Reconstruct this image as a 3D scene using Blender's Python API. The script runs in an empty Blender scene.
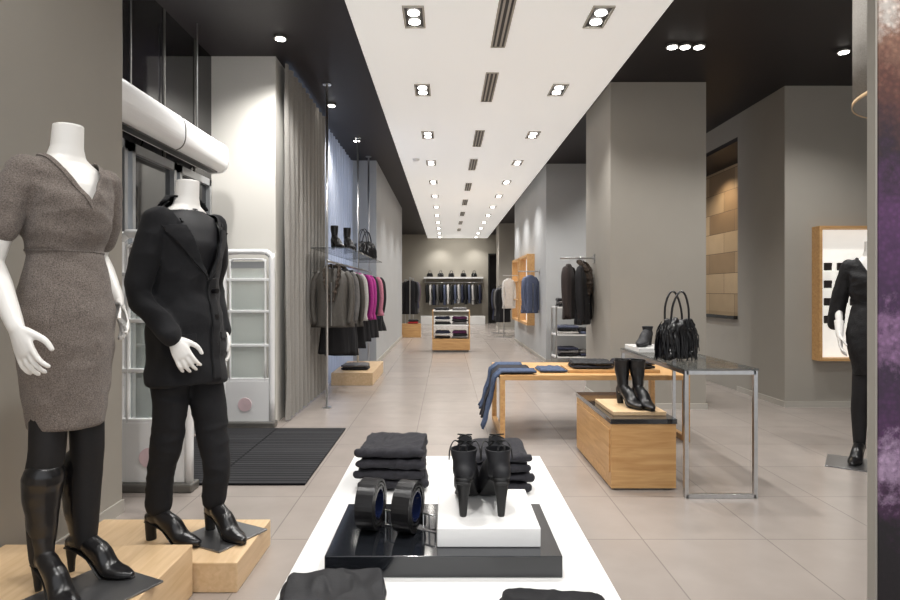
import bpy, bmesh, math, random
from mathutils import Vector, Matrix, noise
random.seed(5)
S = bpy.context.scene
COL = S.collection
V = Vector
S.view_settings.view_transform = 'Standard'
S.view_settings.look = 'None'

# ------------------------------------------------------------------ materials
def s2l(c):
    return tuple((x/12.92 if x <= .04045 else ((x+.055)/1.055)**2.4) for x in c)
def mat(name, rgb, rough=.5, metal=0., ns=8., var=.12, bump=0., bs=60., sheen=0., coat=0., emis=None, es=0., stretch=(1, 1, 1), spec=.5):
    m = bpy.data.materials.new(name); m.use_nodes = True
    nt = m.node_tree; N = nt.nodes; L = nt.links
    b = N['Principled BSDF']
    c = s2l([x/255 for x in rgb])
    tc = N.new('ShaderNodeTexCoord'); mp = N.new('ShaderNodeMapping')
    mp.inputs['Scale'].default_value = stretch
    L.new(tc.outputs['Object'], mp.inputs[0])
    nz = N.new('ShaderNodeTexNoise'); nz.inputs['Scale'].default_value = ns; nz.inputs['Detail'].default_value = 4
    L.new(mp.outputs[0], nz.inputs[0])
    r = N.new('ShaderNodeValToRGB')
    r.color_ramp.elements[0].position = .3; r.color_ramp.elements[1].position = .7
    r.color_ramp.elements[0].color = tuple(x*(1-var) for x in c)+(1,)
    r.color_ramp.elements[1].color = tuple(min(1, x*(1+var)) for x in c)+(1,)
    L.new(nz.outputs[0], r.inputs[0]); L.new(r.outputs[0], b.inputs['Base Color'])
    b.inputs['Roughness'].default_value = rough; b.inputs['Metallic'].default_value = metal
    b.inputs['Specular IOR Level'].default_value = spec
    if sheen: b.inputs['Sheen Weight'].default_value = sheen
    if coat: b.inputs['Coat Weight'].default_value = coat; b.inputs['Coat Roughness'].default_value = .08
    if bump:
        n2 = N.new('ShaderNodeTexNoise'); n2.inputs['Scale'].default_value = bs; n2.inputs['Detail'].default_value = 3
        L.new(mp.outputs[0], n2.inputs[0])
        bp = N.new('ShaderNodeBump'); bp.inputs['Strength'].default_value = bump; bp.inputs['Distance'].default_value = .01
        L.new(n2.outputs[0], bp.inputs['Height']); L.new(bp.outputs[0], b.inputs['Normal'])
    if emis:
        b.inputs['Emission Color'].default_value = s2l([x/255 for x in emis])+(1,)
        b.inputs['Emission Strength'].default_value = es
    return m

def wood(name, c1, c2, axis=0, rough=.4):
    m = mat(name, c1, rough)
    nt = m.node_tree; N = nt.nodes
    st = [14, 14, 14]; st[axis] = 1.2
    for n in N:
        if n.type == 'MAPPING': n.inputs['Scale'].default_value = st
        if n.type == 'TEX_NOISE': n.inputs['Scale'].default_value = 3; n.inputs['Detail'].default_value = 7; n.inputs['Distortion'].default_value = .6
        if n.type == 'VALTORGB':
            n.color_ramp.elements[0].color = s2l([x/255 for x in c1])+(1,)
            n.color_ramp.elements[1].color = s2l([x/255 for x in c2])+(1,)
    return m

def brickmat(name, c1, c2, cm, bw, rh, mortar, rough, off=0., swap=None, spec=.5, bump=.2, shift=(0, 0, 0)):
    m = bpy.data.materials.new(name); m.use_nodes = True
    nt = m.node_tree; N = nt.nodes; L = nt.links; b = N['Principled BSDF']
    tc = N.new('ShaderNodeTexCoord')
    src = tc.outputs['Object']
    if swap:
        sx = N.new('ShaderNodeSeparateXYZ'); cx = N.new('ShaderNodeCombineXYZ')
        L.new(src, sx.inputs[0])
        for i, a in enumerate(swap): L.new(sx.outputs['XYZ'.index(a)], cx.inputs[i])
        src = cx.outputs[0]
    mp = N.new('ShaderNodeMapping'); mp.inputs['Location'].default_value = shift
    L.new(src, mp.inputs[0])
    br = N.new('ShaderNodeTexBrick')
    br.offset = off; br.squash = 1
    br.inputs['Color1'].default_value = s2l([x/255 for x in c1])+(1,)
    br.inputs['Color2'].default_value = s2l([x/255 for x in c2])+(1,)
    br.inputs['Mortar'].default_value = s2l([x/255 for x in cm])+(1,)
    br.inputs['Scale'].default_value = 1; br.inputs['Mortar Size'].default_value = mortar
    br.inputs['Brick Width'].default_value = bw; br.inputs['Row Height'].default_value = rh
    br.inputs['Mortar Smooth'].default_value = .1
    L.new(mp.outputs[0], br.inputs['Vector'])
    nz = N.new('ShaderNodeTexNoise'); nz.inputs['Scale'].default_value = 5; nz.inputs['Detail'].default_value = 6
    L.new(tc.outputs['Object'], nz.inputs[0])
    mx = N.new('ShaderNodeMix'); mx.data_type = 'RGBA'; mx.blend_type = 'OVERLAY'; mx.inputs[0].default_value = .12
    L.new(br.outputs['Color'], mx.inputs[6]); L.new(nz.outputs[0], mx.inputs[7])
    L.new(mx.outputs[2], b.inputs['Base Color'])
    b.inputs['Roughness'].default_value = rough; b.inputs['Specular IOR Level'].default_value = spec
    bp = N.new('ShaderNodeBump'); bp.inputs['Strength'].default_value = bump; bp.inputs['Distance'].default_value = .004; bp.invert = True
    L.new(br.outputs['Fac'], bp.inputs['Height']); L.new(bp.outputs[0], b.inputs['Normal'])
    return m

M = {}
M['floor'] = brickmat('floor_tile', (153, 144, 137), (158, 149, 142), (131, 123, 117), .6, .6, .003, .22, shift=(.25, .1, 0))
M['wall'] = mat('greige_paint', (159, 154, 145), .75, ns=2, var=.03, bump=.05, bs=200)
M['wall_cool'] = mat('cool_grey_paint', (172, 173, 173), .75, ns=2, var=.03, bump=.05, bs=200)
M['cream'] = mat('cream_paint', (214, 211, 204), .75, ns=2, var=.02, bump=.05, bs=200)
M['backwall'] = mat('taupe_paint', (160, 154, 142), .75, ns=2, var=.03)
M['ceil'] = mat('white_ceiling_added_glow', (246, 245, 242), .8, ns=2, var=.01, emis=(255, 253, 249), es=.34)  # white paint plus an added even glow that brightens the strip and fills the room
M['dark'] = mat('black_ceiling_paint', (25, 19, 23), .5, ns=2, var=.08)
M['skirting'] = mat('brushed_skirting', (190, 186, 178), .4, metal=.3, var=.03)
M['glassblack'] = mat('black_glass', (12, 11, 14), .06, ns=3, var=.1, coat=.3)
M['white'] = mat('white_plastic', (240, 240, 240), .3, ns=3, var=.02)
M['mann'] = mat('mannequin_white_fibreglass', (238, 235, 230), .32, ns=3, var=.02)
M['whitelac'] = mat('white_lacquer', (240, 239, 237), .2, ns=3, var=.01)
M['blacklac'] = mat('black_lacquer', (28, 30, 34), .08, ns=3, var=.05, coat=.6)
M['oak'] = wood('oak_lengthwise', (186, 140, 88), (210, 168, 114), 0)
M['oaky'] = wood('oak_depthwise', (186, 140, 88), (210, 168, 114), 1)
M['oakl'] = wood('pale_oak', (206, 174, 132), (222, 192, 154), 1)
M['steel'] = mat('brushed_steel', (190, 190, 190), .28, metal=1., ns=40, var=.05)
M['steeld'] = mat('satin_steel_plate', (140, 140, 142), .35, metal=.9, ns=6, var=.05)
M['greymetal'] = mat('grey_metal', (120, 118, 114), .4, metal=.6, var=.05)
M['palemetal'] = mat('pale_anodised_metal', (176, 178, 180), .35, metal=.5, var=.05)
M['leather'] = mat('black_leather', (18, 17, 19), .28, ns=20, var=.2, bump=.05, bs=120, spec=.6)
M['suede'] = mat('black_suede', (22, 22, 26), .6, ns=30, var=.25, bump=.1, bs=200)
M['sole'] = mat('black_rubber', (16, 15, 15), .5, var=.1)
M['navyline'] = mat('navy_patent_lining', (22, 30, 60), .2, var=.1)
M['tweed'] = mat('grey_brown_tweed', (116, 106, 99), .95, ns=260, var=.5, bump=.5, bs=420, sheen=.15)
M['coat'] = mat('black_wool', (14, 14, 18), .9, ns=80, var=.3, bump=.15, bs=300, sheen=.04)
M['trouser'] = mat('charcoal_trouser_cloth', (17, 17, 21), .85, ns=60, var=.2, bump=.1, bs=300)
M['tights'] = mat('black_tights', (18, 16, 18), .7, ns=60, var=.2)
M['blackdress'] = mat('black_lace_dress', (16, 15, 18), .7, ns=60, var=.5, bump=.3, bs=120)
M['denimblack'] = mat('black_denim', (30, 29, 36), .8, ns=90, var=.35, bump=.25, bs=250)
M['denim'] = mat('blue_denim', (60, 74, 100), .85, ns=60, var=.3, bump=.2, bs=250)
M['linen'] = mat('grey_lamp_linen', (150, 146, 140), .9, ns=120, var=.2, bump=.3, bs=300, stretch=(1, 1, 3))
M['curtain'] = mat('grey_curtain_cloth', (146, 143, 138), .85, ns=100, var=.08, bump=.1, bs=300)
M['rug'] = brickmat('ribbed_entrance_mat', (60, 60, 62), (48, 48, 50), (24, 24, 26), 3.0, .05, .009, .9, spec=.2, bump=1.)
M['woodblock'] = brickmat('wood_block_cladding', (192, 168, 136), (132, 108, 82), (84, 68, 54), .8, .3, .004, .5, off=.4, swap='YZX', bump=.6)
M['lamp'] = mat('lamp_glow', (255, 250, 244), .5, emis=(255, 250, 242), es=14)
M['window'] = mat('daylight_pane', (150, 165, 190), .1, emis=(200, 215, 240), es=1.3)
M['showback'] = mat('backlit_panel', (250, 245, 236), .5, emis=(255, 250, 242), es=.55)
M['wallet'] = mat('dark_leather_goods', (40, 32, 32), .5)
M['bulbgrey'] = mat('black_baffle', (40, 38, 38), .4)
M['emblem'] = mat('pink_emblem', (226, 200, 204), .5)

def glass(name, col=(.85, .95, .92), alpha=.25):
    m = bpy.data.materials.new(name); m.use_nodes = True
    nt = m.node_tree; N = nt.nodes; L = nt.links; b = N['Principled BSDF']
    b.inputs['Base Color'].default_value = col+(1,); b.inputs['Roughness'].default_value = .03
    b.inputs['Alpha'].default_value = alpha; b.inputs['Specular IOR Level'].default_value = 1.
    return m
M['glass'] = glass('clear_glass')
M['glassd'] = glass('smoked_glass', (.05, .06, .06), .5)
def sheer():
    m = bpy.data.materials.new('sheer_voile'); m.use_nodes = True
    nt = m.node_tree; N = nt.nodes; L = nt.links
    out = N['Material Output']; N.remove(N['Principled BSDF'])
    d = N.new('ShaderNodeBsdfDiffuse'); d.inputs[0].default_value = (.55, .57, .62, 1)
    t = N.new('ShaderNodeBsdfTranslucent'); t.inputs[0].default_value = (.6, .63, .7, 1)
    tr = N.new('ShaderNodeBsdfTransparent')
    a = N.new('ShaderNodeMixShader'); b = N.new('ShaderNodeMixShader')
    nz = N.new('ShaderNodeTexNoise'); nz.inputs['Scale'].default_value = 400
    mr = N.new('ShaderNodeMapRange'); mr.inputs[3].default_value = .15; mr.inputs[4].default_value = .35
    L.new(nz.outputs[0], mr.inputs[0]); L.new(mr.outputs[0], b.inputs[0])
    a.inputs[0].default_value = .4
    L.new(d.outputs[0], a.inputs[1]); L.new(t.outputs[0], a.inputs[2])
    L.new(a.outputs[0], b.inputs[1]); L.new(tr.outputs[0], b.inputs[2]); L.new(b.outputs[0], out.inputs[0])
    return m
M['sheer'] = sheer()
def postermat():
    m = bpy.data.materials.new('printed_purple_poster'); m.use_nodes = True
    nt = m.node_tree; N = nt.nodes; L = nt.links; b = N['Principled BSDF']
    tc = N.new('ShaderNodeTexCoord'); sx = N.new('ShaderNodeSeparateXYZ'); L.new(tc.outputs['Object'], sx.inputs[0])
    nz = N.new('ShaderNodeTexNoise'); nz.inputs['Scale'].default_value = 14; nz.inputs['Detail'].default_value = 12; nz.inputs['Roughness'].default_value = .75
    L.new(tc.outputs['Object'], nz.inputs[0])
    vo = N.new('ShaderNodeTexVoronoi'); vo.inputs['Scale'].default_value = 70; L.new(tc.outputs['Object'], vo.inputs['Vector'])
    mr = N.new('ShaderNodeMapRange'); mr.inputs[1].default_value = 0; mr.inputs[2].default_value = 2.1
    L.new(sx.outputs[2], mr.inputs[0])
    ad = N.new('ShaderNodeMath'); ad.operation = 'MULTIPLY_ADD'; ad.inputs[1].default_value = .24
    L.new(nz.outputs[0], ad.inputs[0])
    sb = N.new('ShaderNodeMath'); sb.operation = 'SUBTRACT'; sb.inputs[1].default_value = .12
    L.new(mr.outputs[0], sb.inputs[0]); L.new(sb.outputs[0], ad.inputs[2])
    r = N.new('ShaderNodeValToRGB'); L.new(ad.outputs[0], r.inputs[0])
    e = r.color_ramp.elements
    stops = [(.0, (20, 14, 18)), (.27, (24, 16, 22)), (.31, (70, 34, 70)), (.36, (190, 160, 190)), (.4, (80, 36, 84)), (.47, (52, 24, 56)), (.52, (150, 110, 150)), (.56, (66, 26, 72)), (.66, (96, 50, 100)), (.74, (44, 22, 38)), (.82, (104, 62, 50)), (.88, (150, 110, 90)), (.93, (226, 216, 206)), (1., (240, 236, 230))]
    e[0].position = stops[0][0]; e[0].color = s2l([x/255 for x in stops[0][1]])+(1,)
    e[1].position = 1; e[1].color = s2l([x/255 for x in stops[-1][1]])+(1,)
    for p, c in stops[1:-1]:
        q = e.new(p); q.color = s2l([x/255 for x in c])+(1,)
    mx = N.new('ShaderNodeMix'); mx.data_type = 'RGBA'; mx.blend_type = 'MULTIPLY'; mx.inputs[0].default_value = .5
    vr = N.new('ShaderNodeMapRange'); vr.inputs[2].default_value = .6; vr.inputs[3].default_value = 1.1; vr.inputs[4].default_value = .3
    L.new(vo.outputs[0], vr.inputs[0]); L.new(r.outputs[0], mx.inputs[6]); L.new(vr.outputs[0], mx.inputs[7])
    L.new(mx.outputs[2], b.inputs['Base Color']); b.inputs['Roughness'].default_value = .4
    return m
M['poster'] = postermat()

# ------------------------------------------------------------------ mesh helpers
def box(bm, x0, x1, y0, y1, z0, z1):
    vs = [bm.verts.new(p) for p in [(x0, y0, z0), (x1, y0, z0), (x1, y1, z0), (x0, y1, z0), (x0, y0, z1), (x1, y0, z1), (x1, y1, z1), (x0, y1, z1)]]
    for f in [(0, 3, 2, 1), (4, 5, 6, 7), (0, 1, 5, 4), (1, 2, 6, 5), (2, 3, 7, 6), (3, 0, 4, 7)]:
        bm.faces.new([vs[i] for i in f])
def loft(bm, rings, cap=True):
    R = [[bm.verts.new(p) for p in r] for r in rings]
    n = len(R[0])
    for a, b in zip(R, R[1:]):
        for i in range(n):
            bm.faces.new([a[i], a[(i+1) % n], b[(i+1) % n], b[i]])
    if cap:
        bm.faces.new(R[0][::-1]); bm.faces.new(R[-1])
def ell(cx, cy, z, rx, ry, n=40, e=2., f=None):
    out = []
    for i in range(n):
        t = 2*math.pi*i/n; c, s = math.cos(t), math.sin(t)
        k = 1 if f is None else f(t)
        out.append(V((cx+rx*k*math.copysign(abs(c)**(2/e), c), cy+ry*k*math.copysign(abs(s)**(2/e), s), z)))
    return out
def frames(pts, side):
    out = []
    for i, p in enumerate(pts):
        t = (pts[min(i+1, len(pts)-1)]-pts[max(i-1, 0)]).normalized()
        b = t.cross(side)
        if b.length < 1e-3: b = t.cross(V((.3, .9, .1)))
        b.normalize(); s = b.cross(t).normalized()
        out.append((p, t, s, b))
    return out
def tube(bm, pts, rads, side=V((1, 0, 0)), n=16, k=4, roundends=True, smooth=True):
    pts = [V(p) for p in pts]; rads = [(r, r) if not isinstance(r, tuple) else r for r in rads]
    if smooth and len(pts) > 2:
        P, R = [], []
        for i in range(len(pts)-1):
            p0 = pts[max(i-1, 0)]; p1 = pts[i]; p2 = pts[i+1]; p3 = pts[min(i+2, len(pts)-1)]
            for j in range(k):
                t = j/k
                P.append(.5*((2*p1)+(p2-p0)*t+(2*p0-5*p1+4*p2-p3)*t*t+(3*p1-p0-3*p2+p3)*t**3))
                R.append(tuple(rads[i][q]*(1-t)+rads[i+1][q]*t for q in (0, 1)))
        P.append(pts[-1]); R.append(rads[-1]); pts, rads = P, R
    F = frames(pts, side)
    rings = []
    def ring(p, s, b, ra, rb): return [p+s*ra*math.cos(2*math.pi*i/n)+b*rb*math.sin(2*math.pi*i/n) for i in range(n)]
    if roundends:
        p, t, s, b = F[0]; ra, rb = rads[0]; m_ = min(ra, rb)
        for d, q in ((.95, .35), (.75, .68), (.4, .92)): rings.append(ring(p-t*m_*d, s, b, ra*q, rb*q))
    for (p, t, s, b), (ra, rb) in zip(F, rads): rings.append(ring(p, s, b, ra, rb))
    if roundends:
        p, t, s, b = F[-1]; ra, rb = rads[-1]; m_ = min(ra, rb)
        for d, q in ((.4, .92), (.75, .68), (.95, .35)): rings.append(ring(p+t*m_*d, s, b, ra*q, rb*q))
    loft(bm, rings)
def cyl(bm, p0, p1, r0, r1=None, n=24):
    tube(bm, [p0, p1], [r0, r0 if r1 is None else r1], n=n, roundends=False, smooth=False,
         side=V((1, 0, 0)) if abs((V(p1)-V(p0)).normalized().x) < .9 else V((0, 1, 0)))
def finish(name, bm, m, parent=None, loc=(0, 0, 0), rot=(0, 0, 0), smooth=False, bevel=0., sub=0):
    bmesh.ops.recalc_face_normals(bm, faces=bm.faces)
    me = bpy.data.meshes.new(name); bm.to_mesh(me); bm.free()
    return fromme(name, me, m, parent, loc, rot, smooth, bevel, sub)
def fromme(name, me, m, parent=None, loc=(0, 0, 0), rot=(0, 0, 0), smooth=False, bevel=0., sub=0):
    me.materials.clear(); me.materials.append(m)
    if smooth:
        for p in me.polygons: p.use_smooth = True
    o = bpy.data.objects.new(name, me); COL.objects.link(o)
    o.location = loc; o.rotation_euler = rot
    if parent: o.parent = parent
    if bevel:
        b = o.modifiers.new('bevel', 'BEVEL'); b.width = bevel; b.segments = 2; b.limit_method = 'ANGLE'
    if sub:
        b = o.modifiers.new('sub', 'SUBSURF'); b.levels = sub; b.render_levels = sub
    return o
def tag(o, label, cat, group=None):
    o['label'] = label; o['category'] = cat
    if group: o['group'] = group
    return o
def struct(o): o['kind'] = 'structure'; return o
def empty(name, loc, rz=0, sc=1):
    o = bpy.data.objects.new(name, None); COL.objects.link(o); o.location = loc; o.rotation_euler = (0, 0, rz)
    o.empty_display_size = .1; o.scale = (sc,)*3
    return o
def bx(name, x0, x1, y0, y1, z0, z1, m, bevel=0., parent=None):
    """box whose origin is its base centre"""
    bm = bmesh.new(); cx, cy = (x0+x1)/2, (y0+y1)/2
    box(bm, x0-cx, x1-cx, y0-cy, y1-cy, 0, z1-z0)
    return finish(name, bm, m, parent, (cx, cy, z0), bevel=bevel)
def sbox(name, *a, **k): return struct(bx(name, *a, **k))
def remesh(bm, vox, it=4):
    bmesh.ops.recalc_face_normals(bm, faces=bm.faces)
    me = bpy.data.meshes.new('tmp'); bm.to_mesh(me); bm.free()
    o = bpy.data.objects.new('tmp', me); COL.objects.link(o)
    r = o.modifiers.new('r', 'REMESH'); r.mode = 'VOXEL'; r.voxel_size = vox
    s = o.modifiers.new('s', 'SMOOTH'); s.iterations = it; s.factor = .5
    dg = bpy.context.evaluated_depsgraph_get(); dg.update()
    out = bpy.data.meshes.new_from_object(o.evaluated_get(dg))
    bpy.data.objects.remove(o); bpy.data.meshes.remove(me)
    return out
def wrinkle(me, amp, sc, str_=(1, 1, 1), seed=0, mask=None, ridge=False):
    me.update()
    ns = [v.normal.copy() for v in me.vertices]
    for v, n in zip(me.vertices, ns):
        p = V((v.co.x*str_[0], v.co.y*str_[1], v.co.z*str_[2]))*sc+V((seed*7.3, seed*3.1, seed))
        d = noise.noise(p)
        if ridge: d = .35-abs(d)*1.6
        d *= amp
        if mask: d *= mask(v.co)
        v.co += n*d
def dup(o, loc, rz=None):
    c = o.copy(); COL.objects.link(c); c.location = loc
    if rz is not None: c.rotation_euler = (0, 0, rz)
    for ch in o.children:
        d = ch.copy(); COL.objects.link(d); d.parent = c
        for g in ch.children:
            e = g.copy(); COL.objects.link(e); e.parent = d
    return c

# ------------------------------------------------------------------ camera  (horizontal, 24 mm, slight shift lens)
cd = bpy.data.cameras.new('camera'); cam = bpy.data.objects.new('camera', cd); COL.objects.link(cam)
cam.location = (0, 0, 1.2); cam.rotation_euler = (math.pi/2, 0, 0)
cd.lens = 24; cd.sensor_width = 36; cd.shift_x = 4/900; cd.shift_y = -9/900; cd.clip_start = .05
S.camera = cam

# ------------------------------------------------------------------ room shell
HC, HW = 3.32, 3.18
sbox('floor', -3.2, 5.4, -1.2, 22.7, -.1, 0, M['floor'])
bpy.data.objects['floor'].location = (0, 0, 0)
me = bpy.data.objects['floor'].data
for v in me.vertices: v.co.x += 1.1; v.co.y += 10.75; v.co.z -= .1
sbox('ceiling', -3.2, 5.4, -.6, 22.7, HC, HC+.1, M['dark'])
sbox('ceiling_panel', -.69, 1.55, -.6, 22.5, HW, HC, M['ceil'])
sbox('wall_left', -2.25, -1.76, -1.2, 3.26, 0, HC, M['wall'])
sbox('baseboard_left', -1.76, -1.748, -1.2, 3.26, 0, .07, M['skirting'])
sbox('wall_left_pier', -2.6, -1.54, 5.42, 5.8, 0, HC, M['cream'])
sbox('wall_left_column', -2.6, -1.13, 9.75, 15.4, 0, HC, M['wall_cool'])
sbox('baseboard_left_column', -1.6, -1.118, 9.738, 15.4, 0, .07, M['skirting'])
sbox('wall_left_rear', -3.2, -3.0, 15.4, 22.5, 0, HC, M['backwall'])
sbox('wall_back', -3.2, 5.4, 22.5, 22.7, 0, HC, M['backwall'])
for i, (a, b, c, d) in enumerate([(1.67, 2.64, 6.09, 7.15), (1.67, 2.7, 10.0, 14.6), (1.66, 2.7, 18.8, 19.8)]):
    sbox('wall_right_column' if i == 0 else 'wall_right_column_%d' % (i+1), a, b, c, d, 0, HC, M['wall'] if i != 1 else M['wall_cool'])
    sbox('baseboard_right_column_%d' % (i+1), a-.012, b+.012, c-.012, d+.012, 0, .06, M['skirting'])
sbox('wall_right', 3.5, 5.4, 6.2, 7.2, 0, HC, M['wall'])
sbox('baseboard_right', 3.488, 5.2, 6.188, 7.2, 0, .06, M['skirting'])
sbox('wall_right_outer', 5.2, 5.4, -1.2, 6.2, 0, HC, M['wall'])
sbox('wall_right_low', 3.5, 4.6, 7.2, 10.5, 0, .86, M['wall'])
sbox('wall_right_head', 3.5, 4.6, 7.2, 10.5, 3.05, HC, M['wall'])
sbox('wall_right_far', 3.5, 4.6, 10.5, 22.5, 0, HC, M['wall'])
w = sbox('wall_right_cladding', 4.1, 4.6, 7.2, 10.5, .86, 3.05, M['woodblock'])
sbox('trim_1', 3.45, 4.1, 7.2, 10.5, .86, .9, M['glassblack'])
sbox('trim_2', 3.5, 4.1, 7.2, 10.5, 3.0, 3.05, M['dark'])

# entrance: black glazed shopfront
XD = -2.12
sbox('wall_left_entrance', -2.6, XD, 3.26, 5.42, 2.2, HC, M['glassblack'])
for i, (a, b) in enumerate([(3.3, 3.98), (4.04, 4.7), (4.76, 5.4)]):
    o = sbox('door_%d' % (i+1), XD-.04, XD-.025, a+.04, b-.04, .04, 2.15, M['glassblack'])
    bm = bmesh.new()
    for y0, y1, z0, z1 in [(a, a+.04, 0, 2.2), (b-.04, b, 0, 2.2), (a, b, 2.14, 2.2), (a, b, 0, .06)]:
        box(bm, XD-.06, XD+.01, y0, y1, z0, z1)
    struct(finish('trim_%d' % (i+3), bm, M['palemetal']))
for i, y in enumerate((3.9, 4.5, 5.05)):
    sbox('trim_%d' % (i+6), XD, XD+.01, y, y+.015, 2.2, HC, M['greymetal'])
sbox('window_1', -1.95, -1.9, 5.8, 9.75, 0, 3.2, M['window'])
bm = bmesh.new()
for y in (5.8, 6.75, 7.7, 8.65, 9.6): box(bm, -1.9, -1.86, y, y+.05, 0, 3.3)
box(bm, -1.9, -1.86, 5.8, 9.7, 2.3, 2.36); box(bm, -1.95, -1.86, 5.8, 9.75, 3.2, 3.32)
struct(finish('trim_9', bm, M['greymetal']))

def curtain(name, y0, y1, x, m, folds, amp, label):
    bm = bmesh.new(); ny = folds*10; nz = 14; g = []
    for i in range(ny+1):
        row = []
        for j in range(nz+1):
            z = 3.27*j/nz+.015; t = i/ny
            a = amp*(1.15-.35*j/nz)
            xx = x+a*math.sin(t*folds*2*math.pi+.25*math.sin(z*2))+.012*noise.noise(V((t*9, z*1.2, 3)))
            row.append(bm.verts.new((xx, y0+(y1-y0)*t+.01*math.sin(z*3+t*20), z)))
        g.append(row)
    for i in range(ny):
        for j in range(nz): bm.faces.new([g[i][j], g[i+1][j], g[i+1][j+1], g[i][j+1]])
    o = finish(name, bm, m, smooth=True)
    return tag(o, label, 'curtain')
curtain('curtain', 5.5, 7.3, -1.475, M['curtain'], 11, .035, 'heavy grey floor-length curtain gathered beside the cream pier')
curtain('sheer_curtain', 7.33, 9.72, -1.52, M['sheer'], 13, .03, 'thin blue-grey voile curtain over the daylit window')

# ------------------------------------------------------------------ ceiling fixtures
def downlight(loc):
    e = empty('downlight', loc); a, b_ = .078, .17
    bm = bmesh.new()
    for q in [(-a, a, -b_, -b_+.014), (-a, a, b_-.014, b_), (-a, -a+.014, -b_+.014, b_-.014), (a-.014, a, -b_+.014, b_-.014)]:
        box(bm, q[0], q[1], q[2], q[3], -.012, 0)
    finish('trim_frame', bm, M['skirting'], e)
    bm = bmesh.new(); box(bm, -a+.014, a-.014, -b_+.014, b_-.014, -.004, 0)
    finish('baffle', bm, M['bulbgrey'], e)
    for y in (-.072, .072):
        bm = bmesh.new(); cyl(bm, (0, y, -.012), (0, y, -.004), .042, n=20)
        finish('lamp', bm, M['lamp'], e)
    return tag(e, 'rectangular recessed ceiling downlight with two bright lamps', 'ceiling light', 'recessed downlights in the white ceiling')
base = None
ROWS = [4.33, 5.9, 7.6, 9.25, 10.9, 12.5, 14.1, 15.7, 17.3, 18.9, 20.5, 22.0]
def spot(loc, power, size=2.0, col=(1, .982, .955), tgt=None, r=.06, name='ceiling_spot'):
    l = bpy.data.lights.new(name, 'SPOT'); l.energy = power; l.spot_size = size; l.spot_blend = .8; l.color = col; l.shadow_soft_size = r
    o = bpy.data.objects.new(name, l); COL.objects.link(o); o.location = loc
    if tgt is not None:
        o.rotation_euler = (V(tgt)-V(loc)).to_track_quat('-Z', 'Y').to_euler()
    return o
for y in [.9, 2.7]+ROWS:
    for x in (-.23, 1.1):
        if base is None: base = downlight((x, y, HW))
        else: dup(base, (x, y, HW))
        spot((x, y, HW-.03), 100 if y < 10 else 120 if y < 20 else 80)
gb = None
for y in (2.6, 4.45, 5.85, 7.8, 9.4, 11.4, 13.4, 15.4, 17.4, 19.4):
    if gb is None:
        gb = empty('air_grille', (.42, y, HW))
        bm = bmesh.new()
        box(bm, -.06, -.045, -.42, .42, -.008, 0); box(bm, .045, .06, -.42, .42, -.008, 0)
        box(bm, -.045, .045, -.42, -.405, -.008, 0); box(bm, -.045, .045, .405, .42, -.008, 0)
        finish('grille_frame', bm, M['skirting'], gb)
        bm = bmesh.new(); box(bm, -.045, .045, -.405, .405, -.002, 0); finish('slot', bm, M['bulbgrey'], gb)
        bm = bmesh.new()
        for x in (-.02, .02): box(bm, x-.008, x+.008, -.405, .405, -.007, -.002)
        finish('louvre', bm, M['skirting'], gb)
        tag(gb, 'narrow slotted linear air grille in the white ceiling', 'air vent', 'linear air grilles')
    else: dup(gb, (.42, y, HW))
bm = bmesh.new(); cyl(bm, (0, 0, -.03), (0, 0, 0), .04, .055)
o = finish('smoke_detector', bm, M['white'], loc=(-.45, 9.0, HW)); tag(o, 'small round white smoke detector on the ceiling', 'smoke detector')
def rspot(loc, m_=1):
    e = empty('round_spotlight', loc)
    bm = bmesh.new(); cyl(bm, (0, 0, -.02), (0, 0, 0), .055); finish('lamp_ring', bm, M['greymetal'], e)
    bm = bmesh.new(); cyl(bm, (0, 0, -.026), (0, 0, -.02), .04); finish('lamp', bm, M['lamp'], e)
    return tag(e, 'small round bright spotlight in the black ceiling', 'spotlight', 'round spotlights in the black ceiling')
for p in [(1.95, 5.17), (2.06, 5.17), (2.18, 5.17), (3.5, 5.28), (-1.38, 5.0), (-1.25, 8.4), (2.9, 3.2), (2.1, 8.6), (-1.3, 6.8)]:
    rspot((p[0], p[1], HC))
spot((2.06, 5.1, HC-.05), 90, 2.0); spot((3.5, 5.2, HC-.05), 110, 2.2); spot((-1.3, 4.9, HC-.05), 130, 2.1, tgt=(-1.7, 5.4, 0))
spot((2.9, 3.2, HC-.05), 140, 2.3); spot((2.1, 8.6, HC-.05), 150, 2.2); spot((-1.25, 7.6, HC-.05), 90, 2.2); spot((3.75, 8.7, 2.95), 45, 2.4, col=(1, .84, .62))
spot((-1.3, 1.3, HC-.05), 60, 2.0, tgt=(-1.5, 2.2, .8)); spot((3.0, 9.5, HC-.05), 70, 2.2)
spot((-1.9, 18, HC-.05), 140, 2.4); spot((2.5, 17, HC-.05), 120, 2.4); spot((.4, 21, HC-.2), 70, 2.4, tgt=(.4, 22.5, 1.2))
spot((-1.7, 4.4, HC-.05), 90, 2.2)
world = bpy.data.worlds.new('world'); S.world = world; world.use_nodes = True
world.node_tree.nodes['Background'].inputs[0].default_value = (.95, .97, 1, 1)
world.node_tree.nodes['Background'].inputs[1].default_value = 1.15

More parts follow.
